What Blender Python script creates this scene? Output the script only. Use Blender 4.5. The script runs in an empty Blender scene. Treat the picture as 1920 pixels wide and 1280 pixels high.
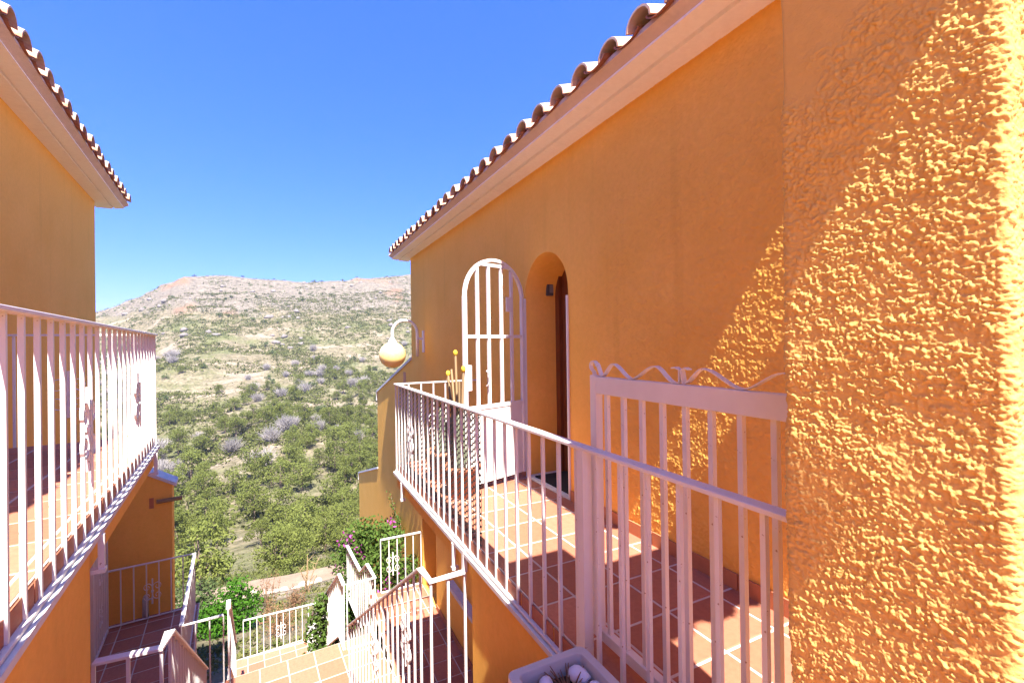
import bpy, math, random
import numpy as np
from mathutils import Vector, Matrix, noise as mnoise

# ---------------------------------------------------------------- camera, sky, sun, exposure
SC = bpy.context.scene
COL = SC.collection
RAD = math.radians
HEAD = RAD(26.5)                      # camera heading, clockwise from the orange wall's direction (+Y)
cam = bpy.data.cameras.new('camera')
cam.lens = 15.99; cam.sensor_width = 36; cam.clip_start = 0.02; cam.clip_end = 20000
camo = bpy.data.objects.new('camera', cam); COL.objects.link(camo)
camo.matrix_world = (Matrix.Translation((0, 0, 1.35)) @ Matrix.Rotation(-HEAD, 4, 'Z')
                     @ Matrix.Rotation(RAD(90 + 0.27), 4, 'X') @ Matrix.Rotation(RAD(-0.8), 4, 'Z'))
SC.camera = camo

SUN_EL, SUN_DEV = RAD(58), RAD(6.5)   # the sun stands behind the camera, grazing the orange walls
tr = Vector((math.sin(SUN_DEV) * math.cos(SUN_EL), math.cos(SUN_DEV) * math.cos(SUN_EL), -math.sin(SUN_EL)))
sl = bpy.data.lights.new('sun', 'SUN'); sl.energy = 5.0; sl.angle = RAD(0.5); sl.color = (1.0, 0.955, 0.90)
so = bpy.data.objects.new('sun', sl); COL.objects.link(so)
so.rotation_euler = tr.to_track_quat('-Z', 'Y').to_euler(); so.location = (0, -10, 20)

W = bpy.data.worlds.new('World'); SC.world = W; W.use_nodes = True
wn = W.node_tree.nodes; wl = W.node_tree.links
sky = wn.new('ShaderNodeTexSky'); sky.sky_type = 'NISHITA'; sky.sun_disc = False
sky.sun_elevation = SUN_EL; sky.sun_rotation = RAD(180) + SUN_DEV
sky.altitude = 250; sky.air_density = 0.75; sky.dust_density = 0.15; sky.ozone_density = 10.0
bg = wn['Background']; bg.inputs['Strength'].default_value = 0.110
sep = wn.new('ShaderNodeSeparateColor'); com = wn.new('ShaderNodeCombineColor'); wl.new(sky.outputs[0], sep.inputs[0])
for ch, gain, power in ((0, 0.30, 1.3), (1, 0.555, 0.82), (2, 1.03, 1.0)):      # the clear azure of this sky
    pw = wn.new('ShaderNodeMath'); pw.operation = 'POWER'; pw.inputs[1].default_value = power; wl.new(sep.outputs[ch], pw.inputs[0])
    ml = wn.new('ShaderNodeMath'); ml.operation = 'MULTIPLY'; ml.inputs[1].default_value = gain; wl.new(pw.outputs[0], ml.inputs[0]); wl.new(ml.outputs[0], com.inputs[ch])
wl.new(com.outputs[0], bg.inputs['Color'])
vs = SC.view_settings
vs.view_transform = 'Standard'; vs.look = 'None'; vs.gamma = 1.0; vs.use_curve_mapping = False
vs.exposure = 2.1
SC.cycles.max_bounces = 8; SC.cycles.diffuse_bounces = 6; SC.cycles.transparent_max_bounces = 6

random.seed(11); RNG = np.random.default_rng(11)
TAB = RNG.random((256, 256))
def vnoise(a, b, seed=0):
    a = np.asarray(a) + seed * 17.31; b = np.asarray(b) + seed * 9.77
    i = np.floor(a).astype(int); j = np.floor(b).astype(int)
    u = a - i; w = b - j; u = u * u * (3 - 2 * u); w = w * w * (3 - 2 * w)
    g = lambda p, q: TAB[p & 255, q & 255]
    return (g(i, j) * (1 - u) + g(i + 1, j) * u) * (1 - w) + (g(i, j + 1) * (1 - u) + g(i + 1, j + 1) * u) * w

# ---------------------------------------------------------------- materials
MATS = {}
def new_mat(name, base, rough=0.6, spec=0.3):
    m = bpy.data.materials.new(name); m.use_nodes = True
    p = m.node_tree.nodes['Principled BSDF']
    p.inputs['Base Color'].default_value = (*base, 1); p.inputs['Roughness'].default_value = rough
    p.inputs['Specular IOR Level'].default_value = spec
    MATS[name] = m
    return m, m.node_tree.nodes, m.node_tree.links, p
def noise_node(N, L, scale, detail=4, rough=0.55, vec=None):
    n = N.new('ShaderNodeTexNoise'); n.inputs['Scale'].default_value = scale
    n.inputs['Detail'].default_value = detail; n.inputs['Roughness'].default_value = rough
    if vec: L.new(vec, n.inputs['Vector'])
    return n
def ramp(N, L, src, stops):
    r = N.new('ShaderNodeValToRGB'); e = r.color_ramp.elements
    while len(e) < len(stops): e.new(0.5)
    for k, (p, c) in enumerate(stops):
        e[k].position = p; e[k].color = (*c, 1) if len(c) == 3 else c
    L.new(src, r.inputs[0]); return r
def mix(N, L, fac, a, b, mode='MIX'):
    m = N.new('ShaderNodeMix'); m.data_type = 'RGBA'; m.blend_type = mode
    for s, i in ((fac, 0), (a, 6), (b, 7)):
        if isinstance(s, (int, float)): m.inputs[i].default_value = s
        elif isinstance(s, tuple): m.inputs[i].default_value = (*s, 1)
        else: L.new(s, m.inputs[i])
    return m.outputs[2]
def coords(N, L, scale=(1, 1, 1), kind='Object'):
    t = N.new('ShaderNodeTexCoord'); mp = N.new('ShaderNodeMapping'); mp.inputs['Scale'].default_value = scale
    L.new(t.outputs[kind], mp.inputs['Vector']); return mp.outputs[0]
def bump(N, L, p, h, strength, dist):
    b = N.new('ShaderNodeBump'); b.inputs['Strength'].default_value = strength; b.inputs['Distance'].default_value = dist
    L.new(h, b.inputs['Height']); L.new(b.outputs[0], p.inputs['Normal'])
def stucco(name, a, b, stain=0.4, bs=0.5, bd=0.004, bscale=70):
    m, N, L, p = new_mat(name, a, 0.95, 0.1)
    v = coords(N, L)
    n1 = noise_node(N, L, 1.6, 6, 0.65, v); n2 = noise_node(N, L, 26, 3, 0.6, v)
    c = mix(N, L, ramp(N, L, n1.outputs[0], [(0.32, (0, 0, 0)), (0.68, (1, 1, 1))]).outputs[0], a, b)
    c = mix(N, L, ramp(N, L, n2.outputs[0], [(0.3, (0, 0, 0)), (0.75, (0.35, 0.35, 0.35))]).outputs[0], c, tuple(x * 0.82 for x in a))
    st = noise_node(N, L, 1.0, 3, 0.5, coords(N, L, (7, 7, 0.55)))
    c = mix(N, L, ramp(N, L, st.outputs[0], [(0.58, (0, 0, 0)), (0.8, (stain,) * 3)]).outputs[0], c, tuple(x * 0.55 for x in a))
    L.new(c, p.inputs['Base Color'])
    n3 = noise_node(N, L, bscale, 3, 0.6, v)
    bump(N, L, p, n3.outputs[0], bs, bd)
    return m
stucco('stucco', (0.82, 0.425, 0.080), (0.88, 0.475, 0.105), 0.2)
stucco('stucco_rough', (0.62, 0.375, 0.105), (0.70, 0.435, 0.135), 0.1, 0.6, 0.0018, 330)
stucco('cornice', (0.87, 0.83, 0.80), (0.90, 0.86, 0.83), 0.12, 0.15, 0.002, 60)
stucco('mortar', (0.56, 0.42, 0.33), (0.66, 0.52, 0.42), 0.3, 0.5, 0.004, 60)
stucco('concrete', (0.56, 0.54, 0.51), (0.70, 0.68, 0.64), 0.35, 0.3, 0.002, 90)
stucco('stone_wall', (0.40, 0.30, 0.23), (0.52, 0.41, 0.31), 0.3, 0.8, 0.02, 12)
def painted(name, a, rust=True):
    m, N, L, p = new_mat(name, a, 0.42, 0.4)
    v = coords(N, L)
    n = noise_node(N, L, 5, 4, 0.6, v)
    c = mix(N, L, ramp(N, L, n.outputs[0], [(0.35, (0, 0, 0)), (0.75, (1, 1, 1))]).outputs[0], a, tuple(x * 0.9 for x in a))
    if rust:
        r = noise_node(N, L, 55, 2, 0.5, v)
        c = mix(N, L, ramp(N, L, r.outputs[0], [(0.735, (0, 0, 0)), (0.76, (0.8, 0.8, 0.8))]).outputs[0], c, (0.28, 0.15, 0.08))
    L.new(c, p.inputs['Base Color'])
    bump(N, L, p, noise_node(N, L, 40, 3, 0.5, v).outputs[0], 0.12, 0.002)
painted('white_paint', (0.68, 0.635, 0.59))
painted('white_plastic', (0.50, 0.465, 0.42), False)
painted('dark_plastic', (0.075, 0.072, 0.078), False)
painted('grey_box', (0.22, 0.21, 0.2), False)
def tile_mat(name, a, b, dirt=0.35):
    m, N, L, p = new_mat(name, a, 0.62, 0.3)
    oi = N.new('ShaderNodeObjectInfo')
    c = mix(N, L, oi.outputs['Random'], a, b)
    n = noise_node(N, L, 9, 5, 0.65, coords(N, L))
    c = mix(N, L, ramp(N, L, n.outputs[0], [(0.4, (0, 0, 0)), (0.8, (dirt,) * 3)]).outputs[0], c, tuple(x * 0.62 for x in a))
    L.new(c, p.inputs['Base Color'])
    bump(N, L, p, noise_node(N, L, 30, 4, 0.6, coords(N, L)).outputs[0], 0.15, 0.003)
tile_mat('terracotta', (0.32, 0.112, 0.060), (0.43, 0.168, 0.097), 0.5)
tile_mat('skirting', (0.42, 0.15, 0.065), (0.48, 0.18, 0.08))
tile_mat('flat_tile', (0.30, 0.115, 0.06), (0.38, 0.16, 0.085))
tile_mat('pot_clay', (0.40, 0.17, 0.09), (0.45, 0.2, 0.1))
m, N, L, p = new_mat('roof_tile', (0.45, 0.2, 0.1), 0.85, 0.2)       # fired clay bleached and lichened on its upper side
oi = N.new('ShaderNodeObjectInfo')
c0 = mix(N, L, oi.outputs['Random'], (0.42, 0.20, 0.115), (0.60, 0.36, 0.235))
geo = N.new('ShaderNodeTexCoord'); sx = N.new('ShaderNodeSeparateXYZ'); L.new(geo.outputs['Object'], sx.inputs[0])
n = noise_node(N, L, 22, 5, 0.7, coords(N, L))
mm = N.new('ShaderNodeMath'); mm.operation = 'MULTIPLY_ADD'; mm.inputs[1].default_value = 5.5; mm.inputs[2].default_value = 0.02
L.new(sx.outputs['Z'], mm.inputs[0])
ad = N.new('ShaderNodeMath'); ad.operation = 'ADD'; L.new(mm.outputs[0], ad.inputs[0]); L.new(n.outputs[0], ad.inputs[1])
c0 = mix(N, L, ramp(N, L, ad.outputs[0], [(0.62, (0, 0, 0)), (0.95, (0.8, 0.8, 0.8))]).outputs[0], c0, (0.47, 0.39, 0.32))
L.new(c0, p.inputs['Base Color']); bump(N, L, p, n.outputs[0], 0.3, 0.004)
stucco('grout', (0.46, 0.39, 0.32), (0.62, 0.54, 0.46), 0.5, 0.2, 0.001, 90)
m, N, L, p = new_mat('door_wood', (0.13, 0.035, 0.012), 0.4, 0.4)
n = noise_node(N, L, 4, 4, 0.6, coords(N, L, (18, 18, 1.2)))
L.new(ramp(N, L, n.outputs[0], [(0.3, (0.10, 0.026, 0.009)), (0.7, (0.20, 0.06, 0.02))]).outputs[0], p.inputs['Base Color'])
m, N, L, p = new_mat('lamp_globe', (0.86, 0.62, 0.24), 0.25, 0.4)
p.inputs['Subsurface Weight'].default_value = 0.35; p.inputs['Subsurface Radius'].default_value = (0.08, 0.05, 0.02)
new_mat('door_mat', (0.035, 0.033, 0.032), 0.95, 0.1)
def leafy(name, a, b, trans=0.25):
    m, N, L, p = new_mat(name, a, 0.85, 0.04)
    oi = N.new('ShaderNodeObjectInfo')
    n = noise_node(N, L, 1.1, 3, 0.6, coords(N, L))
    r = ramp(N, L, n.outputs[0], [(0.35, a), (0.65, b)])
    c = mix(N, L, oi.outputs['Random'], r.outputs[0], tuple(0.5 * (x * 0.75 + y * 0.75) for x, y in zip(a, b)))
    L.new(c, p.inputs['Base Color'])
    t = N.new('ShaderNodeBsdfTranslucent'); L.new(c, t.inputs[0])
    ms = N.new('ShaderNodeMixShader'); ms.inputs[0].default_value = trans
    L.new(p.outputs[0], ms.inputs[1]); L.new(t.outputs[0], ms.inputs[2])
    L.new(ms.outputs[0], N['Material Output'].inputs[0])
leafy('pine_leaf', (0.115, 0.142, 0.032), (0.185, 0.20, 0.047))
leafy('juniper_leaf', (0.075, 0.11, 0.04), (0.12, 0.155, 0.05))
leafy('scrub_leaf', (0.09, 0.105, 0.028), (0.155, 0.165, 0.05))
leafy('bright_leaf', (0.035, 0.125, 0.012), (0.10, 0.23, 0.02), 0.3)
leafy('vine_leaf', (0.06, 0.12, 0.02), (0.12, 0.18, 0.04), 0.3)
leafy('dry_leaf', (0.20, 0.105, 0.055), (0.28, 0.165, 0.09), 0.15)
leafy('petal', (0.55, 0.07, 0.40), (0.62, 0.14, 0.46), 0.35)
leafy('yellow_flower', (0.80, 0.52, 0.04), (0.85, 0.60, 0.08), 0.1)
leafy('cactus', (0.16, 0.19, 0.12), (0.26, 0.28, 0.19), 0.0)
leafy('tan_stalk', (0.30, 0.20, 0.10), (0.37, 0.26, 0.14), 0.0)
leafy('grass', (0.085, 0.105, 0.028), (0.16, 0.15, 0.055), 0.2)
leafy('grey_twig', (0.27, 0.24, 0.215), (0.36, 0.325, 0.295), 0.0)
leafy('bark', (0.16, 0.115, 0.08), (0.24, 0.18, 0.13), 0.0)
stucco('pebble', (0.62, 0.59, 0.60), (0.74, 0.71, 0.72), 0.2, 0.3, 0.003, 60)
stucco('soil', (0.055, 0.032, 0.02), (0.09, 0.055, 0.035), 0.2, 0.9, 0.01, 50)
stucco('pale_earth', (0.19, 0.135, 0.09), (0.26, 0.19, 0.13), 0.2, 0.6, 0.03, 6)
stucco('limestone', (0.16, 0.14, 0.12), (0.22, 0.19, 0.165), 0.3, 0.8, 0.05, 5)
# hillside: pale limestone near the crest, dry grass and green ground cover below, some red earth
m, N, L, p = new_mat('hillside', (0.4, 0.35, 0.25), 0.95, 0.05)
v = coords(N, L)
na = noise_node(N, L, 0.045, 8, 0.68, v); nb = noise_node(N, L, 0.35, 6, 0.7, v); nc = noise_node(N, L, 0.02, 4, 0.6, v); nd = noise_node(N, L, 1.4, 5, 0.7, v)
grass = ramp(N, L, nb.outputs[0], [(0.3, (0.095, 0.082, 0.045)), (0.5, (0.165, 0.137, 0.085)), (0.72, (0.215, 0.18, 0.122))]).outputs[0]
green = ramp(N, L, nd.outputs[0], [(0.3, (0.065, 0.08, 0.025)), (0.7, (0.135, 0.145, 0.055))]).outputs[0]
nt = noise_node(N, L, 0.05, 4, 0.6, coords(N, L, (0.28, 1.5, 1.0)))
grass = mix(N, L, ramp(N, L, nt.outputs[0], [(0.56, (0, 0, 0)), (0.61, (0.9, 0.9, 0.9))]).outputs[0], grass, (0.25, 0.20, 0.145))
g2 = mix(N, L, ramp(N, L, na.outputs[0], [(0.47, (0, 0, 0)), (0.60, (0.75, 0.75, 0.75))]).outputs[0], grass, green)
rock = ramp(N, L, nb.outputs[0], [(0.32, (0.05, 0.042, 0.032)), (0.46, (0.15, 0.127, 0.098)), (0.70, (0.215, 0.18, 0.14))]).outputs[0]
red = ramp(N, L, nc.outputs[0], [(0.60, (0, 0, 0)), (0.70, (0.75, 0.75, 0.75))]).outputs[0]
rock = mix(N, L, red, rock, (0.22, 0.115, 0.065))
sp = N.new('ShaderNodeSeparateXYZ'); L.new(v, sp.inputs[0])
mr = N.new('ShaderNodeMapRange'); mr.inputs[1].default_value = 8; mr.inputs[2].default_value = 46; L.new(sp.outputs['Z'], mr.inputs[0])
a1 = N.new('ShaderNodeMath'); a1.operation = 'MULTIPLY_ADD'; a1.inputs[1].default_value = 1.4; L.new(na.outputs[0], a1.inputs[0]); L.new(mr.outputs[0], a1.inputs[2])
rm = ramp(N, L, a1.outputs[0], [(0.92, (0, 0, 0)), (1.0, (1, 1, 1))])
mh = N.new('ShaderNodeMath'); mh.operation = 'MULTIPLY'; mh.inputs[1].default_value = 0.6; L.new(a1.outputs[0], mh.inputs[0])
rm = ramp(N, L, mh.outputs[0], [(0.62, (0, 0, 0)), (0.76, (1, 1, 1))])
ne = noise_node(N, L, 0.9, 6, 0.75, v)
spk = ramp(N, L, ne.outputs[0], [(0.34, (0.38, 0.42, 0.36)), (0.52, (0.95, 0.95, 0.95)), (0.7, (1.25, 1.2, 1.15))]).outputs[0]
L.new(mix(N, L, 1.0, mix(N, L, rm.outputs[0], g2, rock), spk, 'MULTIPLY'), p.inputs['Base Color'])
bump(N, L, p, nb.outputs[0], 0.6, 0.6)

# ---------------------------------------------------------------- geometry helpers
class MB:
    def __init__(s): s.v = []; s.f = []
    def quad(s, *pts):
        k = len(s.v); s.v += [tuple(p) for p in pts]; s.f.append(tuple(range(k, k + len(pts)))); return s
    def box(s, x0, x1, y0, y1, z0, z1):
        k = len(s.v)
        s.v += [(x, y, z) for z in (z0, z1) for x, y in ((x0, y0), (x1, y0), (x1, y1), (x0, y1))]
        s.f += [tuple(k + i for i in q) for q in ((3, 2, 1, 0), (4, 5, 6, 7), (0, 1, 5, 4), (1, 2, 6, 5), (2, 3, 7, 6), (3, 0, 4, 7))]
        return s
    def loft(s, rings, cap=True, closed=True):
        k = len(s.v); n = len(rings[0])
        for r in rings: s.v += [tuple(p) for p in r]
        for i in range(len(rings) - 1):
            for j in range(n if closed else n - 1):
                s.f.append((k + i * n + j, k + i * n + (j + 1) % n, k + (i + 1) * n + (j + 1) % n, k + (i + 1) * n + j))
        if cap and closed:
            s.f.append(tuple(k + j for j in reversed(range(n)))); e = k + (len(rings) - 1) * n
            s.f.append(tuple(e + j for j in range(n)))
        return s
    def sweep(s, pts, w, h, side=None):              # rectangular bar along a polyline; w sideways, h along the up direction
        P = [Vector(q) for q in pts]; rings = []
        for i, q in enumerate(P):
            d = (P[min(i + 1, len(P) - 1)] - P[max(i - 1, 0)]).normalized()
            sd = Vector(side) if side else d.cross(Vector((0, 0, 1)))
            sd = sd - d * sd.dot(d)
            if sd.length < 1e-5: sd = Vector((1, 0, 0))
            sd.normalize(); up = sd.cross(d).normalized()
            rings.append([q + sd * a * w / 2 + up * b * h / 2 for a, b in ((-1, -1), (1, -1), (1, 1), (-1, 1))])
        return s.loft(rings)
    def tube(s, pts, r, n=8):
        P = [Vector(q) for q in pts]; rings = []; ref = None
        rr = r if isinstance(r, (list, tuple)) else [r] * len(P)
        for i, q in enumerate(P):
            d = (P[min(i + 1, len(P) - 1)] - P[max(i - 1, 0)]).normalized()
            if ref is None: ref = d.orthogonal().normalized()
            ref = (ref - d * ref.dot(d)).normalized(); b = d.cross(ref)
            rings.append([q + (ref * math.cos(2 * math.pi * k / n) + b * math.sin(2 * math.pi * k / n)) * rr[i] for k in range(n)])
        return s.loft(rings)
    def lathe(s, prof, n=24, c=(0, 0, 0)):
        rings = [[(c[0] + r * math.cos(2 * math.pi * k / n), c[1] + r * math.sin(2 * math.pi * k / n), c[2] + z) for k in range(n)] for r, z in prof]
        return s.loft(rings)
    def mesh(s, name, mat=None, base=(0, 0, 0), smooth=False):
        me = bpy.data.meshes.new(name)
        me.from_pydata([(a - base[0], b - base[1], c - base[2]) for a, b, c in s.v], [], s.f)
        if mat: me.materials.append(MATS[mat])
        if smooth: me.polygons.foreach_set('use_smooth', [True] * len(me.polygons))
        me.update(); return me
FR = {'R': 0.0, 'L': RAD(5.6), 'S': RAD(4.1)}     # directions of the near house, of the facing house and of the stairs
def w2(fr, p):
    a = FR[fr]; return Vector((p[0] * math.cos(a) - p[1] * math.sin(a), p[0] * math.sin(a) + p[1] * math.cos(a), p[2]))
BASE = {}
def link(o): COL.objects.link(o); return o
def tag(o, label=None, cat=None, group=None, kind=None):
    if label: o['label'] = label
    if cat: o['category'] = cat
    if group: o['group'] = group
    if kind: o['kind'] = kind
    return o
def thing(name, label, cat, fr='R', base=(0, 0, 0), group=None):
    o = link(bpy.data.objects.new(name, None)); o.empty_display_size = 0.1
    o.location = w2(fr, base); o.rotation_euler.z = FR[fr]; BASE[o] = tuple(base)
    return tag(o, label, cat, group)
def part(name, mb, mat, parent, smooth=False, label=None, bevel=0, kind=None):
    o = link(bpy.data.objects.new(name, mb.mesh(name, mat, BASE.get(parent, (0, 0, 0)), smooth)))
    o.parent = parent; BASE[o] = BASE.get(parent, (0, 0, 0))
    if bevel:
        b = o.modifiers.new('bevel', 'BEVEL'); b.width = bevel; b.segments = 2; b.limit_method = 'ANGLE'
    return tag(o, label, None, None, kind)
def inst(name, me, parent, loc, rz=0.0, scale=None):          # a piece sharing mesh data, placed in its parent's frame
    o = link(bpy.data.objects.new(name, me)); b = BASE.get(parent, (0, 0, 0))
    o.parent = parent; o.location = (loc[0] - b[0], loc[1] - b[1], loc[2] - b[2]); o.rotation_euler.z = rz
    if scale: o.scale = scale
    return o
def struct(name, mb, mat, fr='R', smooth=False, kind='structure'):
    o = link(bpy.data.objects.new(name, mb.mesh(name, mat, (0, 0, 0), smooth))); o.rotation_euler.z = FR[fr]
    BASE[o] = (0, 0, 0); o['kind'] = kind; return o
# one floor tile: slightly pillowed top
def tile_mesh():
    mb = MB(); a, b = 0.5, 0.484
    mb.loft([[(-a, -a, 0), (a, -a, 0), (a, a, 0), (-a, a, 0)], [(-a, -a, .75), (a, -a, .75), (a, a, .75), (-a, a, .75)], [(-b, -b, 1), (b, -b, 1), (b, b, 1), (-b, b, 1)]])
    return mb.mesh('tile', 'terracotta')
TILE = tile_mesh()
def lay_tiles(parent, x0, x1, y0, y1, z, ox, oy, pitch=0.335, joint=0.014):
    k0 = math.floor((x0 - ox) / pitch); k1 = math.ceil((x1 - ox) / pitch); m0 = math.floor((y0 - oy) / pitch); m1 = math.ceil((y1 - oy) / pitch)
    for k in range(k0, k1):
        for q in range(m0, m1):
            a0 = max(x0, ox + k * pitch) + joint / 2; a1 = min(x1, ox + (k + 1) * pitch) - joint / 2
            b0 = max(y0, oy + q * pitch) + joint / 2; b1 = min(y1, oy + (q + 1) * pitch) - joint / 2
            if a1 - a0 < 0.03 or b1 - b0 < 0.03: continue
            inst('tile', TILE, parent, ((a0 + a1) / 2, (b0 + b1) / 2, z - 0.006 + random.uniform(-.0008, .0008)), 0, (a1 - a0, b1 - b0, 0.010))

# ---------------------------------------------------------------- terrain
PROF = [(-400, 30), (-60, -2), (-20, -6.0), (6, -6.35), (12.9, -6.45), (15.5, -7.3), (18, -8.1), (22, -9.5), (24.4, -10.25), (25.2, -11.3), (28.5, -11.35), (36, -14.75), (50, -19.5), (75, -24.5),
        (112, -26.3), (160, -23.3), (220, -14.9), (285, 0.0), (350, 23.2), (420, 57), (470, 60), (600, 40), (1000, 20), (2500, -20), (6000, -60)]
CREST = [(-1500, 30), (-300, 10), (-160, 16), (-117, 27.8), (-105, 33.8), (-95, 39.2), (-83, 48.3), (-68, 55.9), (-39, 59.5), (-13, 57.5), (11, 55.6), (44, 58.6), (71, 63.3), (105, 67.1), (200, 72), (1500, 80)]
def smooth_interp(x, tab):
    xs = np.array([t[0] for t in tab], float); ys = np.array([t[1] for t in tab], float)
    return np.interp(x, xs, ys)
def terrain(x, y):
    x = np.asarray(x, float); y = np.asarray(y, float)
    z = (smooth_interp(y, PROF) + smooth_interp(y - 2.2, PROF) + smooth_interp(y + 2.2, PROF)) / 3 if False else smooth_interp(y, PROF)
    far = np.clip((y - 170) / 250, 0, 1); far = far * far * (3 - 2 * far)
    cr = smooth_interp(x * 420 / np.maximum(y, 300), CREST)
    z = z + far * (cr - 57) * np.clip(1 - (y - 470) / 700, 0, 1)
    amp = np.clip((y - 30) / 120, 0, 1)
    n = (vnoise(x / 38, y / 38, 3) - .5) * 7 + (vnoise(x / 14, y / 14, 4) - .5) * 3 + (vnoise(x / 5, y / 5, 5) - .5) * 1.1
    z = z + n * amp * (1 - 0.55 * far)
    # limestone ledges high on the slope
    led = np.clip((y - 300) / 60, 0, 1) * np.clip((430 - y) / 10, 0, 1)
    w = z + (vnoise(x / 30, y / 30, 8) - .5) * 10
    z = z + led * (np.floor(w / 7) * 7 + 7 * np.clip(((w / 7) % 1) * 2.6 - .9, 0, 1) - w) * 0.75 * vnoise(x / 22, y / 60, 9)
    z = z + (vnoise(x / 2.2, y / 2.2, 6) - .5) * 0.25 * np.clip((y - 12) / 5, 0, 1)
    return z
ys = np.concatenate([np.array([-400, -200, -100, -60, -30, -10]), np.arange(0, 12, 2.), np.arange(12, 32, .4), np.arange(32, 60, .8), np.arange(60, 180, 1.6), np.arange(180, 440, 1.5), np.arange(440, 600, 12), np.array([700, 900, 1200])])
ss = np.linspace(-1, 1, 281); ss = np.sign(ss) * (np.abs(ss) * 0.36 + 0.7 * np.abs(ss) ** 9)
YY, SS = np.meshgrid(ys, ss, indexing='ij')
XX = SS * (14 + np.abs(YY))
ZZ = terrain(XX, YY)
def grid_mesh(name, V, nr, nc, mat, smooth=True):
    me = bpy.data.meshes.new(name)
    i = np.arange(nr - 1)[:, None] * nc + np.arange(nc - 1)[None, :]
    F = np.stack([i, i + 1, i + nc + 1, i + nc], -1).reshape(-1, 4)
    me.vertices.add(len(V)); me.vertices.foreach_set('co', np.asarray(V, np.float32).ravel())
    me.loops.add(F.size); me.loops.foreach_set('vertex_index', F.ravel().astype(np.int32))
    me.polygons.add(len(F)); me.polygons.foreach_set('loop_start', np.arange(0, F.size, 4, dtype=np.int32)); me.polygons.foreach_set('loop_total', np.full(len(F), 4, np.int32))
    if smooth: me.polygons.foreach_set('use_smooth', np.ones(len(F), bool))
    me.materials.append(MATS[mat]); me.update(calc_edges=True); me.validate(); return me
o = link(bpy.data.objects.new('hillside', grid_mesh('hillside', np.stack([XX, YY, ZZ], -1).reshape(-1, 3), len(ys), len(ss), 'hillside')))
o['kind'] = 'structure'
# dirt track along the foot of the garden
tx = np.linspace(-14, 14, 57); ty = np.linspace(25.5, 28.3, 6)
A, B = np.meshgrid(ty, tx, indexing='ij')
o = link(bpy.data.objects.new('dirt_track', grid_mesh('dirt_track', np.stack([B, A + 0.0 * B, np.maximum(terrain(B, A), -11.42) + .10], -1).reshape(-1, 3), 6, 57, 'pale_earth')))
o['kind'] = 'structure'

# ---------------------------------------------------------------- rough-cast surfaces with real relief
def grains(s, z, cell, seed, dens):
    i0 = np.floor(s / cell).astype(int); j0 = np.floor(z / cell).astype(int); out = np.zeros_like(s)
    g = lambda p, q, k: TAB[(p * 7 + k * 31 + seed * 13) & 255, (q * 5 + k * 57 + seed * 29) & 255]
    for di in (-1, 0, 1):
        for dj in (-1, 0, 1):
            i = i0 + di; j = j0 + dj
            px = (i + .15 + .7 * g(i, j, 1)) * cell; pz = (j + .15 + .7 * g(i, j, 2)) * cell
            r = cell * (.40 + .50 * g(i, j, 3)); on = g(i, j, 4) < dens
            an = g(i, j, 5) * 6.283; dx = s - px; dz = z - pz
            ca, sa = np.cos(an), np.sin(an); u = (dx * ca + dz * sa) * 1.25; w = -dx * sa + dz * ca
            out = np.maximum(out, np.where(on, np.sqrt(np.clip(r * r - u * u - w * w, 0, None)) * (.45 + .5 * g(i, j, 6)), 0))
    return out
def rough_height(s, z, k=1.0):
    # thrown mortar: irregular grains of two sizes, crowded in some places and sparse in others
    s = s + (vnoise(s / .012, z / .012, 14) - .5) * .006; z = z + (vnoise(s / .011, z / .011, 15) - .5) * .006
    c = vnoise(s / .05, z / .04, 3) * .6 + vnoise(s / .017, z / .015, 6) * .4
    h = grains(s, z, .0078, 1, c * 1.5 - .08) * .62 + grains(s + .5, z + .7, .0050, 2, c * 1.3 + .15) * .66
    h = h * (.55 + .9 * c) + vnoise(s / .0048, z / .0046, 2) * .0012 + vnoise(s / .0026, z / .0026, 4) * .0008 + vnoise(s / .12, z / .10, 5) * .002
    return k * h

# ---------------------------------------------------------------- railings
BAL = {}
def bal_mesh(h, w=.0155):
    key = (round(h, 3), w)
    if key not in BAL:
        mb = MB(); mb.box(-w / 2, w / 2, -w / 2, w / 2, 0, h); BAL[key] = mb.mesh('baluster', 'white_paint')
    return BAL[key]
def scroll_mesh():
    mb = MB()
    for sx in (-1, 1):
        for sz in (-1, 1):
            pts = []
            for k in range(20):
                t = k / 19; an = (math.pi if sx > 0 else 0) + sx * sz * (-1) * t * 2 * math.pi * 1.15
                r = .060 * (1 - .68 * t)
                pts.append((sx * .066 + r * math.cos(an), 0, sz * .072 + r * 1.12 * math.sin(an)))
            tail = [(sx * .006, 0, sz * .006), (sx * .002, 0, sz * .03)]
            mb.sweep(tail + pts, .015, .0055, side=(0, 1, 0))
    mb.box(-.017, .017, -.012, .012, -.012, .012)
    mb.sweep([(0, 0, -.20), (0, 0, .20)], .017, .017, side=(0, 1, 0))
    return mb.mesh('scroll_ornament', 'white_paint')
SCROLL = scroll_mesh()
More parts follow.
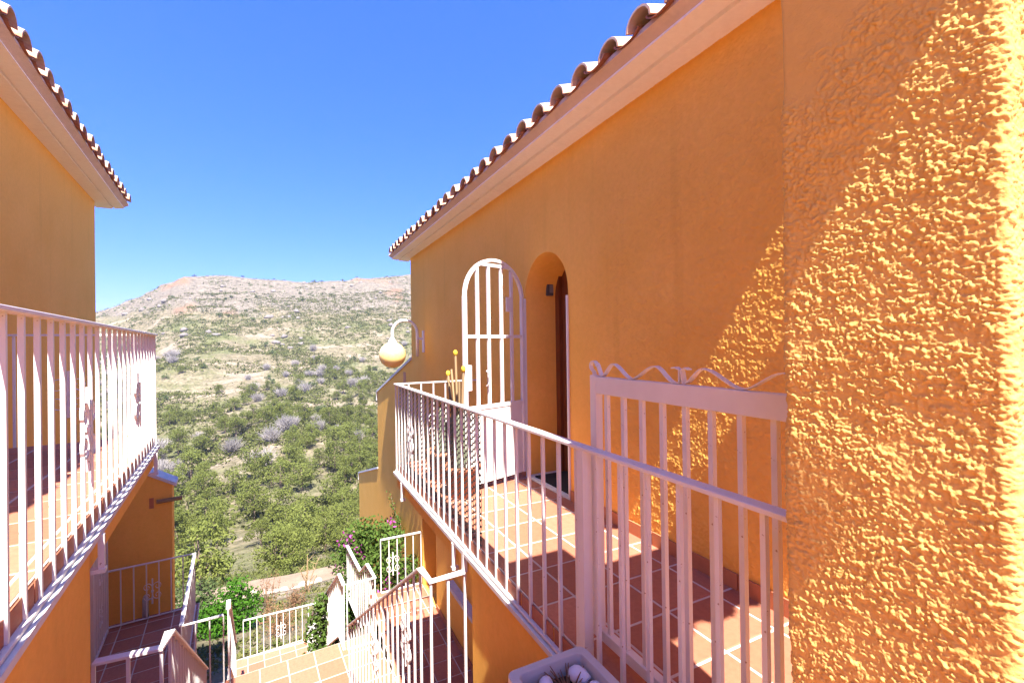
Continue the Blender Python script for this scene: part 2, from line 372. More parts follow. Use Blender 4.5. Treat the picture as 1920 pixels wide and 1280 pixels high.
def railing(label, fr, tops, h, spacing=.148, group=None, posts=(), scrolls=(), base=None, railw=.05, cat='railing', lift=.0, nobottom=(), skipend=False):
    """tops: polyline of the handrail (x,y,z); balusters hang h below it."""
    base = base or (tops[0][0], tops[0][1], tops[0][2] - h)
    t = thing('railing', label, cat, fr, base, group)
    part('top_rail', MB().sweep(tops, railw, .016), 'white_paint', t, bevel=.003)
    bots = [(p[0], p[1], p[2] - h + .012) for p in tops]
    part('bottom_rail', MB().sweep(bots, .038, .014), 'white_paint', t, bevel=.002)
    n = 0
    for i in range(len(tops) - 1):
        p, q = Vector(tops[i]), Vector(tops[i + 1]); ln = math.hypot(q.x - p.x, q.y - p.y)
        if ln < .1: continue
        k = max(1, round(ln / spacing))
        for j in range(0 if i == 0 else 1, k + 1):
            c = p.lerp(q, j / k)
            o = inst('baluster', bal_mesh(h - .024), t, (c.x, c.y, c.z - h + .016), 0)
            n += 1
    for (x, y, z) in posts:
        inst('post', bal_mesh(h + .01, .042), t, (x, y, z - h - .005))
    for (x, y, z, rz) in scrolls:
        inst('scroll_ornament', SCROLL, t, (x, y, z), rz)
    return t
HP = math.pi / 2

# ---------------------------------------------------------------- roof tiles
SLOPE = math.tan(RAD(19))
def half_pipe(r0, r1, ln, th, up, n=9, sag=1.0):
    mb = MB(); outer = []; inner = []
    for k, (x, r) in enumerate(((0, r0), (ln * .5, (r0 + r1) / 2), (ln, r1))):
        ring = []
        for rr, rng in ((r, range(n)), (r - th, range(n - 1, -1, -1))):
            for j in rng:
                a = math.pi * j / (n - 1)
                ring.append((x, rr * math.cos(a), up * rr * math.sin(a) * sag + x * SLOPE))
        outer.append(ring)
    mb.loft(outer)
    return mb
COVER = half_pipe(.100, .086, .43, .013, 1).mesh('cover_tile', 'roof_tile', smooth=True)
CHAN = half_pipe(.108, .100, .43, .013, -1, 9, .42).mesh('channel_tile', 'flat_tile', smooth=True)
for me in (COVER, CHAN):
    me.set_sharp_from_angle(angle=RAD(50)) if hasattr(me, 'set_sharp_from_angle') else None

def house(fr, sg, D, R, f, sof, y_end, label, y_eave, arch):
    t = thing('house', label, 'house', fr, (sg * D, 3.0, f - 6.3))
    X = lambda d: sg * d
    def box(mb, a0, a1, *r):
        lo, hi = sorted((X(a0), X(a1))); mb.box(lo, hi, *r)
    zt = sof + .12; zb = f - 6.6
    w = MB()
    box(w, D + .45, D + 5.2, -1.2, y_end - .002, zb, zt)
    dy0, dy1, dz1 = 7.27, 8.10, f - .75                     # lower doorway
    lowf = f - 2.98
    # lower storey skin
    for a, b, c, d in ((-1.2, dy0, zb, f - .02), (dy1, y_end, zb, f - .02), (dy0, dy1, zb, lowf), (dy0, dy1, dz1, f - .02)):
        box(w, D, D + .45, a, b, c, d)
    if arch:
        ya, yb, zs = 3.28, 4.06, f + 1.81; yc, rad = (ya + yb) / 2, (yb - ya) / 2
        box(w, D, D + .45, -1.2, 1.15, f - .02, zt); box(w, D + .014, D + .45, 1.15, 3.15, f - .02, zt)
        box(w, D, D + .45, 3.15, ya, f - .02, zt); box(w, D, D + .45, yb, y_end, f - .02, zt)
        n = 20; P = [(yc + rad * math.cos(math.pi * k / n), zs + rad * math.sin(math.pi * k / n)) for k in range(n + 1)]
        for k in range(n):
            (a, b), (c, d) = P[k], P[k + 1]
            w.quad((X(D), a, b), (X(D), a, zt), (X(D), c, zt), (X(D), c, d))
            w.quad((X(D), a, b), (X(D), c, d), (X(D + .45), c, d), (X(D + .45), a, b))
    else:
        box(w, D, D + .45, -1.2, y_end, f - .02, zt)
    part('wall', w, 'stucco', t)
    if arch:                                                # rough-cast strip where the sun rakes across the wall
        gy = np.arange(1.14, 3.16, .0058); gz = np.arange(f - .01, sof + .05, .0058)
        GY, GZ = np.meshgrid(gy, gz, indexing='ij')
        fade = np.clip((3.15 - GY) / .5, 0.0, 1)
        hh = rough_height(GY * .66, GZ * .66, 1.25) * (.25 + .75 * fade) - .0015 - .004 * (1 - fade) * 0
        V = np.stack([np.full_like(GY, X(D)) - sg * hh, GY, GZ], -1).reshape(-1, 3) - np.array(BASE[t])
        o = link(bpy.data.objects.new('wall_render', grid_mesh('wall_render', V, len(gy), len(gz), 'stucco'))); o.parent = t
    # slab edge of the terrace, the wall that carries its near half
    sl = MB(); box(sl, R + .005, D - .004, 2.955, 5.29, f - .27, f - .012); part('terrace_slab', sl, 'stucco', t)
    uw = MB(); box(uw, R + .005, D - .004, -1.2, 2.95, zb, f - .012); part('terrace_wall', uw, 'stucco', t)
    lg = MB(); box(lg, R - .035, R + .038, .66, 5.30, f - .125, f - .098); box(lg, R + .038, D - .006, 5.255, 5.30, f - .125, f - .098)
    part('ledge', lg, 'concrete', t)
    # cornice with a groove, mortar bed and roof
    y0, y1 = y_eave, y_end + .36
    prof = [(D + .05, sof), (D - .145, sof + .006), (D - .15, sof + .03), (D - .165, sof + .03), (D - .17, sof + .012), (D - .285, sof + .03), (D - .28, sof + .05), (D + .05, sof + .10)]
    part('cornice', MB().loft([[(X(a), y, b) for a, b in prof] for y in (y0, y1)]), 'cornice', t)
    prof = [(D - .272, sof + .040), (D - .345, sof + .085), (D - .335, sof + .122), (D + .1, sof + .27), (D + .1, sof + .09)]
    part('mortar_bed', MB().loft([[(X(a), y, b) for a, b in prof] for y in (y0 + .004, y1 - .004)]), 'mortar', t)
    rf = MB(); zz = lambda d: sof + .10 + (D - .30 - d) * -SLOPE
    prof = [(D - .30, zz(D - .30) - .01), (D - .30, zz(D - .30) + .02), (D + 3.6, zz(D + 3.6) + .02), (D + 3.6, zz(D + 3.6) - .06)]
    rf.loft([[(X(a), y, b) for a, b in prof] for y in (y0 + .01, y1 - .01)])
    roof = part('roof', rf, 'mortar', t)
    k0 = math.ceil((y0 + .10 - 1.948) / .285); k1 = math.floor((y1 - .06 - 1.948) / .285)
    rz = 0 if sg > 0 else math.pi
    for row in range(3):
        for k in range(k0, k1 + 1):
            d = D - .39 + row * .355; z = sof + .098 + row * .355 * SLOPE + (.012 if row else 0)
            jx, jz, jr = random.uniform(-.012, .012), random.uniform(-.004, .004), random.uniform(-.03, .03)
            inst('cover_tile', COVER, roof, (X(d + jx), 1.948 + .285 * k + random.uniform(-.006, .006), z + jz), rz + jr)
            if k < k1: inst('channel_tile', CHAN, roof, (X(d + .02 - jx), 1.948 + .285 * (k + .5), z + .035), rz + jr)
    # mortar plugs over the channel ends
    # lower door in its recess
    part('door', MB().box(*sorted((X(D + .30), X(D + .34))), dy0, dy1, lowf, dz1), 'door_wood', t, label='dark wooden door of the lower storey')
    return t

hr = house('R', 1, 2.18, 1.13, 0.0, 3.02, 8.72, 'long ochre stucco house with arched doorway and clay tile eaves', .72, True)
hl = house('L', -1, 1.64, .565, .56, 3.54, 8.98, 'ochre stucco house with plain wall across the stairs, facing the arched doorway', 1.0, False)
# arched doorway: door, frame, threshold, intercom, thin white edge
dr = part('door', MB().box(2.575, 2.615, 3.29, 4.05, .03, 2.25), 'door_wood', hr, label='dark brown wooden door set back in the arch')
fm = MB().box(2.535, 2.60, 3.985, 4.058, .02, 2.12).box(2.535, 2.60, 3.283, 3.33, .02, 2.12)
part('door_frame', fm, 'door_wood', hr)
part('handle', MB().sweep([(2.56, 3.40, 1.0), (2.53, 3.40, 1.0), (2.53, 3.50, 1.0)], .016, .016), 'grey_box', dr)
th = MB().box(2.17, 2.60, 3.285, 4.055, -.02, .022); part('threshold', th, 'concrete', hr)
ed = MB(); n = 20
part('gate_jamb', MB().box(2.165, 2.184, 3.277, 3.295, .0, 1.76), 'white_paint', hr)
part('gate_jamb', MB().box(2.165, 2.184, 4.05, 4.066, .0, 1.80), 'white_paint', hr)
ic = part('intercom', MB().box(2.42, 2.50, 4.03, 4.062, 1.84, 1.97), 'dark_plastic', hr, bevel=.006)
part('grille', MB().box(2.452, 2.494, 4.025, 4.031, 1.87, 1.95), 'grey_box', ic)
dm = tag(link(bpy.data.objects.new('doormat', MB().box(-.19, .17, -.3, .3, 0, .012).mesh('doormat', 'door_mat'))), 'black doormat lying inside the arched doorway', 'doormat'); dm.location = (2.40, 3.66, .023)
# sill and vents on the lower walls
part('window_sill', MB().box(2.07, 2.182, 5.35, 6.43, -2.165, -2.115), 'concrete', hr)

# ---------------------------------------------------------------- terraces and stairs
def floor(name, fr, x0, x1, y0, y1, z, ox, oy, depth=.02):
    o = struct(name, MB().box(x0, x1, y0, y1, z - depth, z + .001), 'grout', fr)
    lay_tiles(o, x0, x1, y0, y1, z, ox, oy); return o
SK = MB().box(-.011, 0, -.162, .162, 0, .088).mesh('skirting_tile', 'skirting')
def skirt(parent, x, ya, yb, z, sg):
    n = max(1, round((yb - ya) / .333)); st = (yb - ya) / n
    for k in range(n): inst('skirting_tile', SK, parent, (x, ya + (k + .5) * st, z + .004), 0 if sg > 0 else math.pi, (1, st / .333, 1))
tf = floor('terrace_floor', 'R', 1.139, 2.174, .67, 5.255, 0, 1.365 - .335, 1.365)
skirt(tf, 2.172, .70, 3.26, 0, 1); skirt(tf, 2.172, 4.085, 5.25, 0, 1)
tl = floor('terrace_floor', 'L', -1.634, -.574, .67, 5.275, .56, -1.634, 1.3)
skirt(tl, -1.632, .70, 5.25, .56, -1)
EDGE = MB().box(0, 1, -.5, .5, 0, 1).mesh('edge_tile', 'terracotta')
for par, xe, fz, sg in ((tf, 1.131, 0.0, 1), (tl, -.566, .56, -1)):
    for k in range(13): inst('edge_tile', EDGE, par, (xe, 1.03 + .335 * k, fz - .0965), 0, (sg * .0035, .323, .0935))
floor('landing', 'R', -.52, 1.10, -2.4, 1.44, 0, 0, 0, .2)
floor('entrance_floor', 'R', 1.11, 2.17, -1.15, .66, -.004, 1.03, .03, .2)
flr = floor('lower_terrace_floor', 'R', 1.24, 2.174, 2.96, 8.22, -2.974, 1.365 - .335, 3.02)
skirt(flr, 2.172, 2.98, 7.25, -2.974, 1)
fll = floor('lower_terrace_floor', 'L', -1.634, -.43, 2.92, 9.46, -2.988, -1.445, 7.55)
fm_ = floor('middle_landing', 'S', -.62, 1.66, 5.79, 7.05, -2.98, .149, 7.05)
fb = floor('lower_landing', 'S', -.30, 1.62, 11.45, 12.60, -6.0, .36, 12.25)
st = MB()
def flight(x0, x1, y0, z0, n, rise, run, zb):
    for k in range(n): st.box(x0, x1, y0 + k * run, y0 + (k + 1) * run + .002, zb, z0 - (k + 1) * rise)
flight(-.40, 1.12, 1.50, 0, 6, .17, .243, -6.2)
st.box(-.40, 1.12, 2.96, 3.12, -6.2, -1.19)
flight(-.40, 1.12, 3.12, -1.19, 9, .179, .268, -6.2)
st.box(-.62, 1.66, 5.79, 7.05, -6.2, -3.003)
flight(-.25, 1.25, 7.05, -2.98, 16, .178, .268, -6.6)
st.box(-.30, 1.62, 11.45, 12.62, -7.2, -6.022)
struct('stairs', st, 'terracotta', 'S')

# ---------------------------------------------------------------- railings
rr = railing('white iron railing of the terrace in front of the arched door', 'R', [(1.13, .64, .905), (1.13, 5.275, .905), (2.165, 5.275, .905)], 1.0, .1465,
        scrolls=[(1.13, 4.62, .40, HP), (1.62, 5.275, .40, 0)])
inst('post', bal_mesh(1.0, .045), rr, (1.13, 1.60, -.097)); 
for y in (3.23, 4.9): part('wall_bracket', MB().box(1.088, 1.112, y - .012, y + .012, -.30, -.12).box(1.085, 1.135, y - .02, y + .02, -.315, -.295), 'white_paint', rr)
rl = railing('white iron railing of the raised terrace opposite the arched door', 'L', [(-.565, .64, 1.475), (-.565, 5.31, 1.475), (-1.625, 5.31, 1.475)], 1.015, .148,
        scrolls=[(-.565, 2.92, .97, HP), (-.565, 4.34, .97, HP), (-1.15, 5.31, .97, 0)])
for y in (2.99, 5.01): part('wall_bracket', MB().box(-.545, -.52, y - .012, y + .012, .27, .44).box(-.57, -.515, y - .02, y + .02, .255, .275), 'white_paint', rl)
ra = railing('white handrail stepping down beside the lower tiled terrace, below the terrace ledge', 'S', [(1.32, 2.93, -.24), (1.07, 2.93, -.24), (1.07, 3.14, -.24), (1.07, 5.78, -2.03)], .95, .15,
        scrolls=[(1.07, 3.5, -.24 - .244 - .46, HP), (1.07, 4.5, -.24 - .922 - .46, HP)])
inst('post', bal_mesh(.15, .03), ra, (1.32, 2.93, -.24))
railing('white handrail stepping down along the plain wall side, shaded brown underneath', 'S', [(-.67, 3.09, -.24), (-.39, 3.05, -.24), (-.37, 3.20, -.24), (-.37, 5.80, -2.03)], .95, .135, scrolls=[(-.37, 4.2, -.24 - .69 - .46, HP)])
railing('white stair railing dropping from the middle landing, on the dark terrace side', 'S', [(-.20, 7.02, -2.05), (-.20, 7.26, -2.05), (-.20, 11.5, -4.98)], .93, .14)
railing('white stair railing dropping from the middle landing, on the bougainvillea side', 'S', [(1.20, 6.83, -2.05), (1.20, 7.20, -2.05), (1.20, 11.4, -4.95)], .93, .14)
railing('white railing around the dark lower terrace under the plain wall', 'L', [(-1.60, 9.33, -2.09), (-.49, 9.33, -2.09), (-.51, 7.0, -2.09), (-.07, 6.98, -2.09)], .88, .15,
        scrolls=[(-1.05, 9.33, -2.55, 0), (-.50, 8.2, -2.55, HP)])
railing('short white railing behind the bougainvillea, bending down beside the lower tiled terrace', 'S', [(1.24, 6.82, -2.05), (1.63, 6.80, -2.05), (1.63, 7.30, -2.05), (1.63, 7.75, -2.36), (1.63, 8.9, -2.36)], .93, .14)
railing('short white railing closing the far end of the lower terrace beneath the arched door', 'R', [(1.45, 8.16, -2.04), (2.165, 8.16, -2.04)], .93, .145, scrolls=[(1.66, 8.16, -2.5, 0)])
railing('white railing closing the lowest tiled landing above the garden', 'S', [(-.06, 12.56, -5.10), (1.62, 12.42, -5.10)], .90, .135, scrolls=[(.73, 12.49, -5.55, 0)])

# ---------------------------------------------------------------- rough pillar and canopies
pl = thing('pillar', 'square rough-cast ochre pillar at the iron entrance gate, raked by sun', 'pillar', 'R', (1.18, .46, 0))
x0, x1, ya, yb, r = 1.0, 1.40, .285, .635, .016
path = []
sN = lambda a, b, n: [a + (b - a) * k / n for k in range(n)]
for x in sN(1.13, x0 + r, 54): path.append((x, ya, 0, -1))
for k in range(10): a = -HP - k / 10 * HP; path.append((x0 + r + r * math.cos(a), ya + r + r * math.sin(a), math.cos(a), math.sin(a)))
for y in sN(ya + r, yb - r, 158): path.append((x0, y, -1, 0))
for k in range(10): a = math.pi - k / 10 * HP; path.append((x0 + r + r * math.cos(a), yb - r + r * math.sin(a), math.cos(a), math.sin(a)))
for x in sN(x0 + r, 1.10, 16): path.append((x, yb, 0, 1))
PA = np.array(path); seg = np.hypot(np.diff(PA[:, 0]), np.diff(PA[:, 1])); sarr = np.concatenate([[0], np.cumsum(seg)])
gz = np.arange(.5, 2.30, .0021)
S_, Z_ = np.meshgrid(sarr, gz, indexing='ij')
YP = np.repeat(PA[:, 1:2], len(gz), 1)
smooth_top = np.clip((Z_ + (YP - .45) * .5 + (vnoise(S_ / .05, Z_ / .05, 12) - .5) * .1 - 1.93) / .05, 0, 1)
PA[:, 0] += .010 - .022 * (PA[:, 1] - ya) / (yb - ya)
hh = rough_height(S_ + 3.3, Z_, 1.0) * (1 - .85 * smooth_top) - .003
big = (vnoise(S_ * 0 + 2.2, Z_ / .12, 13) - .5) * .010
V = np.stack([PA[:, 0:1] + PA[:, 2:3] * (hh + big), PA[:, 1:2] + PA[:, 3:4] * (hh + big), Z_], -1).reshape(-1, 3) - np.array(BASE[pl])
o = link(bpy.data.objects.new('shaft', grid_mesh('shaft', V, len(path), len(gz), 'stucco_rough'))); o.parent = pl
core = MB().box(x0 + .016, x1, ya + .016, yb - .016, .4, 2.4).box(x0, x1, ya, yb, 0, .5).box(x0, x1, ya, yb, 2.29, 3.06).box(1.12, x1 + .001, ya, yb, .5, 2.29)
part('core', core, 'stucco', pl)
def canopy(fr, sg, xa, xb, yn, yf, z, label):
    t = thing('canopy', label, 'canopy', fr, (sg * (xa + xb) / 2, (yn + yf) / 2, z))
    lo, hi = sorted((sg * xa, sg * xb))
    part('slab', MB().box(lo, hi, yn + .10, yf, z, z + .12), 'cornice', t)
    k = 0; x = lo + .13
    while x < hi:
        inst('cover_tile', COVER, t, (x, yn, z + .02), HP); inst('channel_tile', CHAN, t, (x + .142, yn + .02, z + .05), HP); x += .285
    return t
cn = canopy('R', 1, .55, 2.17, -.40, .27, 3.06, 'tiled canopy over the entrance on the rough pillar')
part('slab', MB().box(.38, .84, -.80, -.302, 3.07, 3.17), 'cornice', cn)  # extra out-of-view slab, added only to cast shade on the planter trough
canopy('L', -1, .55, 1.62, -.75, .02, 3.58, 'tiled canopy over the raised terrace entrance')

# ---------------------------------------------------------------- gates
g = thing('entrance_gate', 'white iron gate with wavy ribbon top, folded back beside the rough pillar', 'gate', 'R', (1.24, .66, .05))
part('top_band', MB().box(1.222, 1.258, .68, 1.668, 1.125, 1.20), 'white_paint', g, bevel=.003)
part('bottom_bar', MB().box(1.222, 1.258, .68, 1.66, .05, .095), 'white_paint', g, bevel=.003)
part('stile', MB().box(1.220, 1.260, 1.632, 1.672, .05, 1.205), 'white_paint', g, bevel=.003)
part('stile', MB().box(1.220, 1.260, .668, .708, .05, 1.205), 'white_paint', g, bevel=.003)
for k in range(8): inst('bar', bal_mesh(1.03, .018), g, (1.24, 1.575 - k * .1075, .095))
def ribbon_wave(touch, peaks, z0, amp):
    pts = []; knots = sorted([(y, 0) for y in touch] + [(y, 1) for y in peaks], reverse=True)
    for (a, ha), (b, hb) in zip(knots, knots[1:]):
        for k in range(8):
            t = k / 8; e = t * t * (3 - 2 * t); pts.append((1.24, a + (b - a) * t, z0 + amp * (ha + (hb - ha) * e)))
    pts.append((1.24, knots[-1][0], z0 + amp * knots[-1][1])); return pts
curl = [(1.24, 1.665 - .022 * math.cos(a), 1.245 + .022 * math.sin(a)) for a in [math.pi * k / 6 for k in range(0, 9)]]
part('ribbon', MB().sweep([(1.24, 1.66, 1.203)] + [(1.24, 1.665, 1.22)] + list(reversed(curl)), .020, .004, side=(1, 0, 0)), 'white_paint', g)
part('ribbon', MB().sweep(ribbon_wave([1.604, 1.416, 1.19], [1.645, 1.528, 1.284], 1.203, .055) + [(1.24, 1.165, 1.205), (1.24, 1.165, 1.25), (1.24, 1.185, 1.258), (1.24, 1.20, 1.255)], .022, .004, side=(1, 0, 0)), 'white_paint', g)
part('ribbon', MB().sweep([(1.24, 1.125, 1.252), (1.24, 1.14, 1.258), (1.24, 1.157, 1.25)] + ribbon_wave([1.148, .922, .70], [1.066, .79], 1.203, .055), .022, .004, side=(1, 0, 0)), 'white_paint', g)

hx, hy = 2.15, 4.05
ag = thing('arched_gate', 'white arched iron gate standing open beside the arched doorway', 'gate', 'R', (hx, hy, .06))
ag.rotation_euler.z = math.atan2(3.83 - hy, 1.43 - hx)
BASE[ag] = (0, 0, .06); Wd = .76; zs = 1.78; rad = Wd / 2 - .018
part('stile', MB().box(0, .035, -.018, .018, .07, zs), 'white_paint', ag, bevel=.003)
part('stile', MB().box(Wd - .035, Wd, -.018, .018, .07, zs), 'white_paint', ag, bevel=.003)
part('arch', MB().sweep([(Wd / 2 + rad * math.cos(math.pi * k / 24), 0, zs + rad * math.sin(math.pi * k / 24)) for k in range(25)], .032, .028, side=(0, 1, 0)), 'white_paint', ag)
part('cross_bar', MB().box(.035, Wd - .035, -.014, .014, 1.405, 1.435), 'white_paint', ag)
part('cross_bar', MB().box(.20, Wd - .20, -.014, .014, zs + .295, zs + .325), 'white_paint', ag)
for x, zt in ((.165, 2.06), (.30, 2.10), (.46, 2.10), (.595, 2.06)): part('bar', MB().box(x - .016, x + .016, -.011, .011, .76, zt), 'white_paint', ag, bevel=.002)
part('panel', MB().box(.035, Wd - .035, -.006, .006, .07, .765), 'white_paint', ag)
part('panel_rail', MB().box(.035, Wd - .035, -.013, .013, .75, .785), 'white_paint', ag)
part('lock', MB().box(Wd - .075, Wd - .03, -.026, .026, .93, 1.16), 'white_paint', ag, bevel=.004)
part('handle', MB().sweep([(.50, .012, .96), (.50, .045, .98), (.50, .05, 1.08), (.50, .012, 1.10)], .02, .012), 'white_paint', ag)
part('keeper_plate', MB().box(.19, .25, .012, .024, 1.66, 1.80), 'white_paint', ag)

# white window grille on the lower wall of the facing house
gg = thing('grille_gate', 'narrow white iron grille standing against the dark lower terrace wall', 'gate', 'L', (-1.58, 8.75, -2.98))
part('frame', MB().box(-1.60, -1.565, 8.30, 8.33, -2.95, -1.0).box(-1.60, -1.565, 9.17, 9.20, -2.95, -1.0).box(-1.60, -1.565, 8.33, 9.17, -2.95, -2.91), 'white_paint', gg)
for k in range(7): inst('bar', bal_mesh(1.9, .02), gg, (-1.58, 8.41 + k * .113, -2.92))
for z in (-2.5, -1.9): inst('scroll_ornament', SCROLL, gg, (-1.575, 8.75, z), HP)

# ---------------------------------------------------------------- end walls beyond the houses
def sloped_wall(label, fr, x0, x1, y0, y1, z0, z1, zb, cap=.05, over=.03):
    t = thing('garden_wall', label, 'wall', fr, ((x0 + x1) / 2, (y0 + y1) / 2, zb))
    part('wall', MB().loft([[(x0, y0, zb), (x1, y0, zb), (x1, y0, z0), (x0, y0, z0)], [(x0, y1, zb), (x1, y1, zb), (x1, y1, z1), (x0, y1, z1)]]), 'stucco', t)
    sl = (z1 - z0) / (y1 - y0); ye = y1 + over; ze = z1 + sl * over
    part('coping', MB().loft([[(x0 - over, y0, z0 + .002), (x1 + over, y0, z0 + .002), (x1 + over, y0, z0 + cap), (x0 - over, y0, z0 + cap)],
                              [(x0 - over, ye, ze + .002), (x1 + over, ye, ze + .002), (x1 + over, ye, ze + cap), (x0 - over, ye, ze + cap)]]), 'concrete', t)
    part('coping_end', MB().box(x0 - over, x1 + over, y1 + .002, ye, ze - .20, ze + .001), 'concrete', t)
    return t
gw = sloped_wall('ochre wall with sloping grey coping running down behind the globe lamp', 'R', 2.18, 2.46, 8.722, 12.45, 1.06, .10, -7.5)
part('vent', MB().box(2.176, 2.19, 9.2, 9.42, .55, .80), 'skirting', gw)
sloped_wall('low ochre wall with gently sloping coping, lowest beyond the bougainvillea', 'R', 2.185, 2.5, 12.482, 16.1, -1.93, -2.95, -9)
# block closing the lower terrace of the facing house, its coping falling towards the stairs
t = thing('garden_wall', 'ochre end wall with projecting timber stub above the dark lower terrace', 'wall', 'L', (-1.6, 9.8, -7))
part('wall', MB().loft([[(-3.2, y, -7), (-.80, y, -7), (-.80, y, -.92), (-1.6, y, -.42), (-3.2, y, -.42)] for y in (9.5, 9.85)]), 'stucco', t)
part('coping', MB().loft([[(-.74, y, -.955), (-.74, y, -.90), (-1.62, y, -.352), (-1.62, y, -.404)] for y in (9.47, 9.88)]), 'concrete', t)
part('timber_stub', MB().tube([(-1.0, 9.47, -1.17), (-.66, 9.47, -1.16)], .035, 8), 'tan_stalk', t)
part('vent', MB().box(-1.10, -1.04, 9.494, 9.51, -1.27, -1.10), 'skirting', t)
# small tap post before it
tp = thing('garden_tap', 'small pale tap post standing before the dark terrace end wall', 'tap', 'L', (-1.12, 9.42, -2.98))
part('post', MB().lathe([(.045, 0), (.04, .28), (.03, .34), (.012, .37)], 10, (-1.15, 9.41, -2.985)), 'white_plastic', tp, True)
part('tap', MB().sweep([(-1.15, 9.41, -2.70), (-1.06, 9.40, -2.70), (-1.06, 9.40, -2.78)], .022, .022), 'concrete', tp)

# ---------------------------------------------------------------- globe wall lamp
lp = thing('wall_lamp', 'round cream globe lamp on a white curved arm at the house corner', 'lamp', 'R', (2.18, 7.83, 1.2))
part('wall_plate', MB().box(2.155, 2.182, 7.79, 7.87, 1.22, 1.60), 'white_paint', lp, bevel=.005)
part('bracket', MB().box(2.05, 2.156, 7.815, 7.845, 1.44, 1.48), 'white_paint', lp)
arc = [(2.06, 7.83, 1.15), (2.06, 7.83, 1.55)] + [(1.845 + .215 * math.cos(math.pi * k / 16), 7.83, 1.56 + .215 * math.sin(math.pi * k / 16)) for k in range(17)] + [(1.63, 7.83, 1.50), (1.63, 7.83, 1.40)]
part('arm', MB().tube(arc, .026, 10), 'white_paint', lp, True)
part('collar', MB().lathe([(.03, .29), (.05, .26), (.075, .21), (.085, .17)], 20, (1.63, 7.83, 1.19)), 'white_paint', lp, True)
part('globe', MB().lathe([(.222 * math.cos(a), .222 * math.sin(a)) for a in [RAD(-89 + 178 * k / 28) for k in range(29)]], 40, (1.63, 7.83, 1.185)), 'lamp_globe', lp, True)

# ---------------------------------------------------------------- net screen on the railing, pots and trough
ns = thing('net_screen', 'dark plastic net screen tied inside the terrace railing before the arched gate', 'screen', 'R', (1.158, 4.0, 0))
nb_ = MB(); hpit = .043; a = hpit / math.sqrt(3)
for c in range(int(2.42 / (1.5 * a))):
    for rw in range(21):
        cy = 2.80 + a + c * 1.5 * a; cz = -.02 + rw * hpit + (hpit / 2 if c % 2 else 0)
        v_ = [(cy + a * math.cos(RAD(60 * k)), cz + a * math.sin(RAD(60 * k))) for k in range(6)]
        for k in range(3 if 0 < c and 0 < rw < 20 else 6):
            (p1, q1), (p2, q2) = v_[k], v_[(k + 1) % 6]
            nx, nz = -(q2 - q1), p2 - p1; ln = math.hypot(nx, nz); nx *= .0052 / ln; nz *= .0052 / ln
            nb_.quad((1.155, p1 + nx, q1 + nz), (1.155, p2 + nx, q2 + nz), (1.155, p2 - nx, q2 - nz), (1.155, p1 - nx, q1 - nz))
            nb_.quad((1.159, p1 + nx, q1 + nz), (1.155, p1 + nx, q1 + nz), (1.155, p2 + nx, q2 + nz), (1.159, p2 + nx, q2 + nz))
part('net', nb_, 'dark_plastic', ns, kind='stuff')
part('edge_cord', MB().tube([(1.158, 2.80, .875), (1.158, 5.22, .875)], .006, 6), 'dark_plastic', ns)

def pot(x, y, rad_, h, label):
    t = thing('flower_pot', label, 'pot', 'R', (x, y, .004), 'pots behind the net screen')
    part('pot_body', MB().lathe([(rad_ * .7, .004), (rad_, h * .85), (rad_ * 1.1, h * .85), (rad_ * 1.1, h), (rad_ * .95, h), (rad_ * .9, h * .8), (.001, h * .8)], 20, (x, y, 0)), 'flat_tile', t, True)
    return t
def cactus(x, y, z0, n, hmax, label):
    t = thing('cactus', label, 'plant', 'R', (x, y, z0))
    for k in range(n):
        an = random.uniform(0, 6.28); rr_ = random.uniform(0, .09); h = hmax * random.uniform(.55, 1)
        cx, cy = x + rr_ * math.cos(an), y + rr_ * math.sin(an); mb = MB(); rings = []
        for j in range(7):
            tt = j / 6; rr2 = .032 * (1 - tt ** 4 * .8); rings.append([(cx + .03 * tt * math.cos(an) + rr2 * (1 + .18 * (q % 2)) * math.cos(q * math.pi / 7), cy + .03 * tt * math.sin(an) + rr2 * (1 + .18 * (q % 2)) * math.sin(q * math.pi / 7), z0 + h * tt) for q in range(14)])
        mb.loft(rings); part('stem', mb, 'cactus', t, True)
    return t
pot(1.40, 3.86, .16, .28, 'brown pot with tall yellow flower stalks behind the net screen'); pot(1.42, 4.4, .17, .3, 'brown pot with bushy cactus stems behind the net screen')
cc = cactus(1.40, 3.86, .23, 7, .62, 'grey-green cactus with tall stalks of yellow flowers beside the arched gate')
cactus(1.42, 4.4, .24, 7, .5, 'grey-green cactus clump near the railing corner')
for (x, y, z) in ((1.40, 3.98, 1.27), (1.40, 4.20, 1.07), (1.41, 3.80, 1.13), (1.38, 4.04, 1.12), (1.43, 4.30, 1.02), (1.39, 3.86, 1.02)):
    fl = z in (1.27, 1.07, 1.13)
    sk = part('stalk', MB().tube([(1.40 + (x - 1.4) * .3, 3.9 + (y - 3.9) * .45, .6), (x, y, z)], .011, 6), 'tan_stalk', cc)
    if fl: part('flower', MB().lathe([(.006, -.03), (.019, -.014), (.022, .008), (.014, .024), (.004, .03)], 10, (x, y, z)), 'yellow_flower', sk, True)

